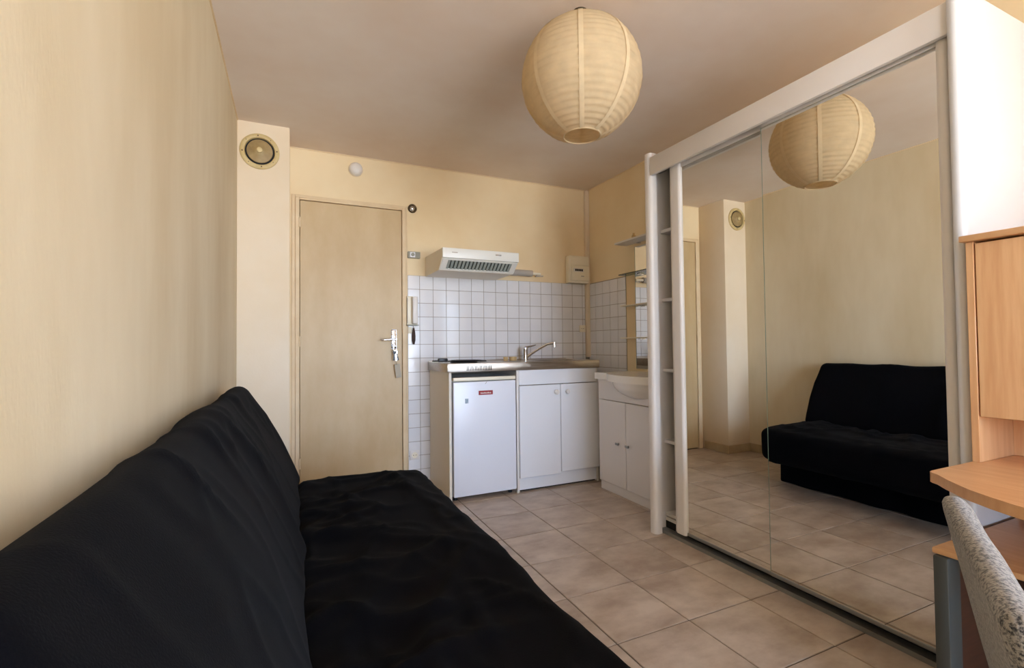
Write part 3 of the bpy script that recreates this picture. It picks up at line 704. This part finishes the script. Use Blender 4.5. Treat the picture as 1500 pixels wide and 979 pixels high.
obj('box_body', box(2.240, 2.275, 2.00, 2.045, 1.2945, 1.322, bev=0.002), m_beech, ob)
obj('box_lid', box(2.238, 2.277, 1.998, 2.047, 1.3222, 1.330, bev=0.002), m_beech, ob)

# ---------------------------------------------------------------- paper lantern
lc = Vector((1.370, 1.638, 2.124)); LR, LZ = 0.243, 0.243
la = thing('paper_lantern', 'round cream paper lantern hanging from the ceiling', 'lamp', (lc.x, lc.y, lc.z-LZ))
nr = 24; a0, a1 = math.radians(-72), math.radians(74)
def lrad(t):
    a = a0+(a1-a0)*t
    return LR*math.cos(a), LZ*math.sin(a)
prof = []
for i in range(nr):
    r_a, z_a = lrad(i/nr); r_b, z_b = lrad((i+1)/nr)
    for k in range(4):
        f_ = k/4; dent = 0.0032*math.sin(math.pi*f_)
        a = a0+(a1-a0)*(i+f_)/nr
        prof.append(((LR-dent)*math.cos(a), (LZ-dent)*math.sin(a)))
prof.append(lrad(1.0))
bm = NB(); lathe(bm, prof, lc, (0,0,1), 80)
for v_ in bm.verts:
    d_ = v_.co-lc; s_ = 1+0.006*noise.noise(v_.co*22); v_.co = lc+d_*s_
obj('paper_shade', bm, m_paper, la, smooth=60)
for s in range(8):
    ang = math.radians(12+45*s); bm = NB(); P = []
    for i in range(61):
        a = a0+(a1-a0)*i/60; rr = LR*math.cos(a)+0.0012; z = LZ*1.004*math.sin(a); h_ = 0.009/max(rr, 0.02)
        P.append([bm.verts.new((lc.x+rr*math.cos(ang+x), lc.y+rr*math.sin(ang+x), lc.z+z)) for x in (-h_, 0, h_)])
    for A, B in zip(P, P[1:]):
        for j in range(2): bm.faces.new((A[j], A[j+1], B[j+1], B[j]))
    obj('paper_seam', bm, m_seam, la, smooth=60)
for t_ in (0.0, 1.0):
    r_, z_ = lrad(t_)
    bm = NB(); tube(bm, [(lc.x+r_*math.cos(x), lc.y+r_*math.sin(x), lc.z+z_) for x in [2*math.pi*i/36 for i in range(37)]], 0.003, 8); obj('wire_rim', bm, m_paper, la)
bm = NB(); r_, z_ = lrad(1.0)
tube(bm, [(lc.x-r_, lc.y, lc.z+z_), (lc.x, lc.y, lc.z+z_+0.012), (lc.x+r_, lc.y, lc.z+z_)], 0.002, 8)
obj('wire_hanger', bm, m_bronze, la)
bm = NB(); cyl(bm, (lc.x, lc.y, H-0.001), (lc.x, lc.y, lc.z+0.14), 0.004, n=10); obj('cord', bm, m_ivory, la)
bm = NB(); cyl(bm, (lc.x, lc.y, lc.z+0.14), (lc.x, lc.y, lc.z+0.07), 0.02, n=20); obj('bulb_socket', bm, m_ivory, la)
bm = NB(); lathe(bm, [(0.013, 0.07), (0.016, 0.05), (0.03, 0.015), (0.03, -0.005), (0.018, -0.028), (0, -0.034)], lc, (0,0,1), 24); obj('bulb', bm, m_bulb, la)
bm = NB(); lathe(bm, [(0.03, 0.0), (0.028, 0.012), (0.012, 0.018), (0, 0.018)], (lc.x, lc.y, H-0.0005), (0,0,-1), 24); obj('ceiling_hook', bm, m_bronze, la)

# ---------------------------------------------------------------- sofa
so = thing('sofa_bed', 'low sofa bed in a loose black cotton cover', 'sofa', (0.45, 1.45, 0))
def fold(p, sc, off, amp, pw=4):
    n_ = noise.noise(Vector((p.x*sc[0]+off, p.y*sc[1]+off*1.7, p.z*sc[2]-off)))
    return amp*(1-min(1.0, abs(n_)*2.2))**pw
def seat_disp(p, n_):
    w = max(0.0, n_.z); w *= min(1.0, max(0.0, (0.90-p.x)/0.14))*min(1.0, max(0.0, (2.46-p.y)/0.14))
    d_ = fold(p, (3.2, 1.6, 1), 3.1, 0.020*w) + fold(p+Vector((0.25*math.sin(3*p.y),0,0)), (1.6, 4.2, 1), 8.4, 0.024*w*max(0.0, 1-abs(p.x-0.5)*2.6))
    d_ += fold(p+Vector((0.3*p.y,0,0)), (5, 2.6, 1), 11.3, 0.012*w, 7) + fold(p-Vector((0.4*p.y,0,0)), (4, 3.0, 1), 15.3, 0.011*w, 7)
    d_ += fold(p, (6, 5, 4), 1.2, 0.005) + 0.010*noise.noise(p*2.3)
    if p.x < 0.46: d_ += 0.012*max(0.0, math.sin(p.y*34+5*noise.noise(p*2)))**2*(0.46-p.x)/0.14*w
    return d_ - 0.012*max(0.0, n_.z)
soft('seat_cushion', (0.300, 0.42, 0.190), (0.905, 2.455, 0.430), 0.055, (40, 130, 16), m_fabric, so, seat_disp)
ln = Vector((-0.43, 0, 0.903)); nf = Vector((0.903, 0, 0.43))
Rm = Matrix(((nf.x, 0, ln.x), (0, 1, 0), (nf.z, 0, ln.z))).to_4x4(); Rm.translation = Vector((0.342, 0, 0.388))
def back_disp(p, n_):
    w = max(0.0, n_.x); edge = max(0.0, (p.z-0.25)/0.33)
    d_ = fold(p, (1, 1.3, 2.4), 5.5, 0.018*w) + fold(p+Vector((0,0.2*p.z,0)), (1, 4.5, 1.2), 2.2, 0.015*w*edge)
    d_ += 0.008*noise.noise(p*2.6) + fold(p, (4, 6, 4), 7.7, 0.004)
    return d_ - 0.010*w + 0.004 + 0.018*w*math.sin(math.pi*min(1.0, max(0.0, p.z/0.53)))
soft('backrest', (-0.098, 0.42, 0.02), (0.0, 2.468, 0.548), 0.040, (10, 130, 44), m_fabric, so, back_disp, Rm)
def base_disp(p, n_):
    return 0.006*math.sin(p.y*18+2.5*noise.noise(Vector((p.y*3, 0, 0))))*max(0.0, n_.x) + 0.003*noise.noise(p*8)
soft('base_skirt', (0.10, 0.47, 0.004), (0.668, 2.435, 0.215), 0.02, (12, 110, 12), m_fabric, so, base_disp)

# ---------------------------------------------------------------- desk with hutch
ZU, ZL = 0.700, 0.505
dk = thing('desk', 'beech desk with curved top, lower shelf and grey metal legs', 'desk', (2.1, 0.1, 0))
curve = [(1.818, 0.690), (1.803, 0.687), (1.794, 0.678), (1.786, 0.664), (1.754, 0.633), (1.724, 0.600), (1.696, 0.566), (1.668, 0.518), (1.646, 0.472), (1.632, 0.43), (1.618, 0.36), (1.610, 0.2), (1.610, -0.1), (1.62, -0.3), (1.66, -0.42), (1.72, -0.49), (1.80, -0.52)]
bm = NB(); prism(bm, [(2.640, 0.690)] + curve + [(2.640, -0.52)], 'z', ZU-0.026, ZU); bevel_all(bm, 0.008, 3, 40); obj('desk_top', bm, m_beech_h, dk)
obj('lower_shelf', box(1.806, 2.640, -0.52, 0.690, ZL-0.016, ZL, bev=0.004), m_beech_h, dk)
for y0, y1 in ((0.664, 0.682), (-0.512, -0.494)):
    obj('end_panel', box(1.860, 2.600, y0, y1, 0.004, ZL-0.0165), m_brown, dk)
    obj('leg', box(1.796, 1.858, y0-0.012, y1+0.002, 0.0, ZL-0.0165, bev=0.004), m_legs, dk)
    obj('upright', box(2.30, 2.62, y0, y1, ZL+0.0005, ZU-0.0265), m_beech, dk)
obj('back_board', box(2.602, 2.618, -0.49, 0.66, 0.12, ZU-0.027), m_brown, dk)

hu = thing('desk_hutch', 'beech cupboard hutch with flap door standing on the desk top', 'hutch', (2.2, 0.3, ZU))
HX = 2.030; hy0, hy1 = -0.10, 0.690
obj('side_panel', box(HX, 2.330, hy1-0.017, hy1, ZU+0.0005, 1.318, bev=0.001, seg=1), m_beech, hu)
obj('side_panel', box(HX, 2.330, hy0, hy0+0.017, ZU+0.0005, 1.318, bev=0.001, seg=1), m_beech, hu)
obj('top_board', box(HX-0.018, 2.336, hy0-0.012, hy1+0.008, 1.3185, 1.336, bev=0.002), m_beech_h, hu)
obj('fixed_shelf', box(HX+0.022, 2.330, hy0+0.0175, hy1-0.0175, 0.826, 0.842), m_beech_h, hu)
obj('back_panel', box(2.230, 2.236, hy0+0.0175, hy1-0.0175, ZU+0.001, 1.318), m_beech, hu)
d_ = obj('door', box(HX+0.001, HX+0.019, hy0+0.019, hy1-0.020, 0.828, 1.313, bev=0.0015, seg=1), m_beech, hu)
bm = NB(); cyl(bm, (HX+0.001, 0.06, 0.9), (HX-0.02, 0.06, 0.9), 0.008, 0.012, n=18); obj('knob', bm, m_alu, d_)

# ---------------------------------------------------------------- chair
ch = thing('desk_chair', 'chair upholstered in speckled grey wool, standing by the desk', 'chair', (1.20, 0.06, 0))
tdir = Vector((-0.876, -0.482, 0)); fdir = Vector((0.482, -0.876, 0))     # along the back (towards near side), facing
top_far = Vector((1.236, 0.420, 0.0))
lean = 0.20
Rb = Matrix((( tdir.x, fdir.x, -fdir.x*lean), (tdir.y, fdir.y, -fdir.y*lean), (0, 0, 1))).to_4x4()
Rb.translation = top_far + Vector((0, 0, 0.797))
def chair_disp(p, n_):
    # rounded upper corners
    return 0.002*noise.noise(p*9)
bk = soft('backrest', (0.0, 0.0, -0.36), (0.43, 0.034, 0.0), 0.0165, (40, 8, 34), m_wool, ch, chair_disp, Rb)
cseat = top_far + tdir*0.215 + fdir*0.30
Rs = Matrix(((tdir.x, fdir.x, 0), (tdir.y, fdir.y, 0), (0, 0, 1))).to_4x4(); Rs.translation = Vector((cseat.x, cseat.y, 0))
soft('seat', (-0.215, -0.19, 0.415), (0.215, 0.24, 0.475), 0.028, (20, 20, 6), m_wool, ch, chair_disp, Rs)
for sx in (-1, 1):
    for sy in (-1, 1):
        p0 = Rs @ Vector((sx*0.16, 0.025+sy*0.16, 0.418)); p1 = Rs @ Vector((sx*0.19, 0.025+sy*0.19, 0.0))
        bm = NB(); cyl(bm, p1, p0, 0.011, n=14); obj('leg', bm, m_alu, ch)
for sx in (-1, 1):
    q0 = Rs @ Vector((sx*0.12, -0.12, 0.42)); q1 = Rb @ Vector((0.215+sx*0.12, 0.02, -0.30))
    bm = NB(); cyl(bm, q0, q1, 0.010, n=12); obj('back_support', bm, m_alu, ch)
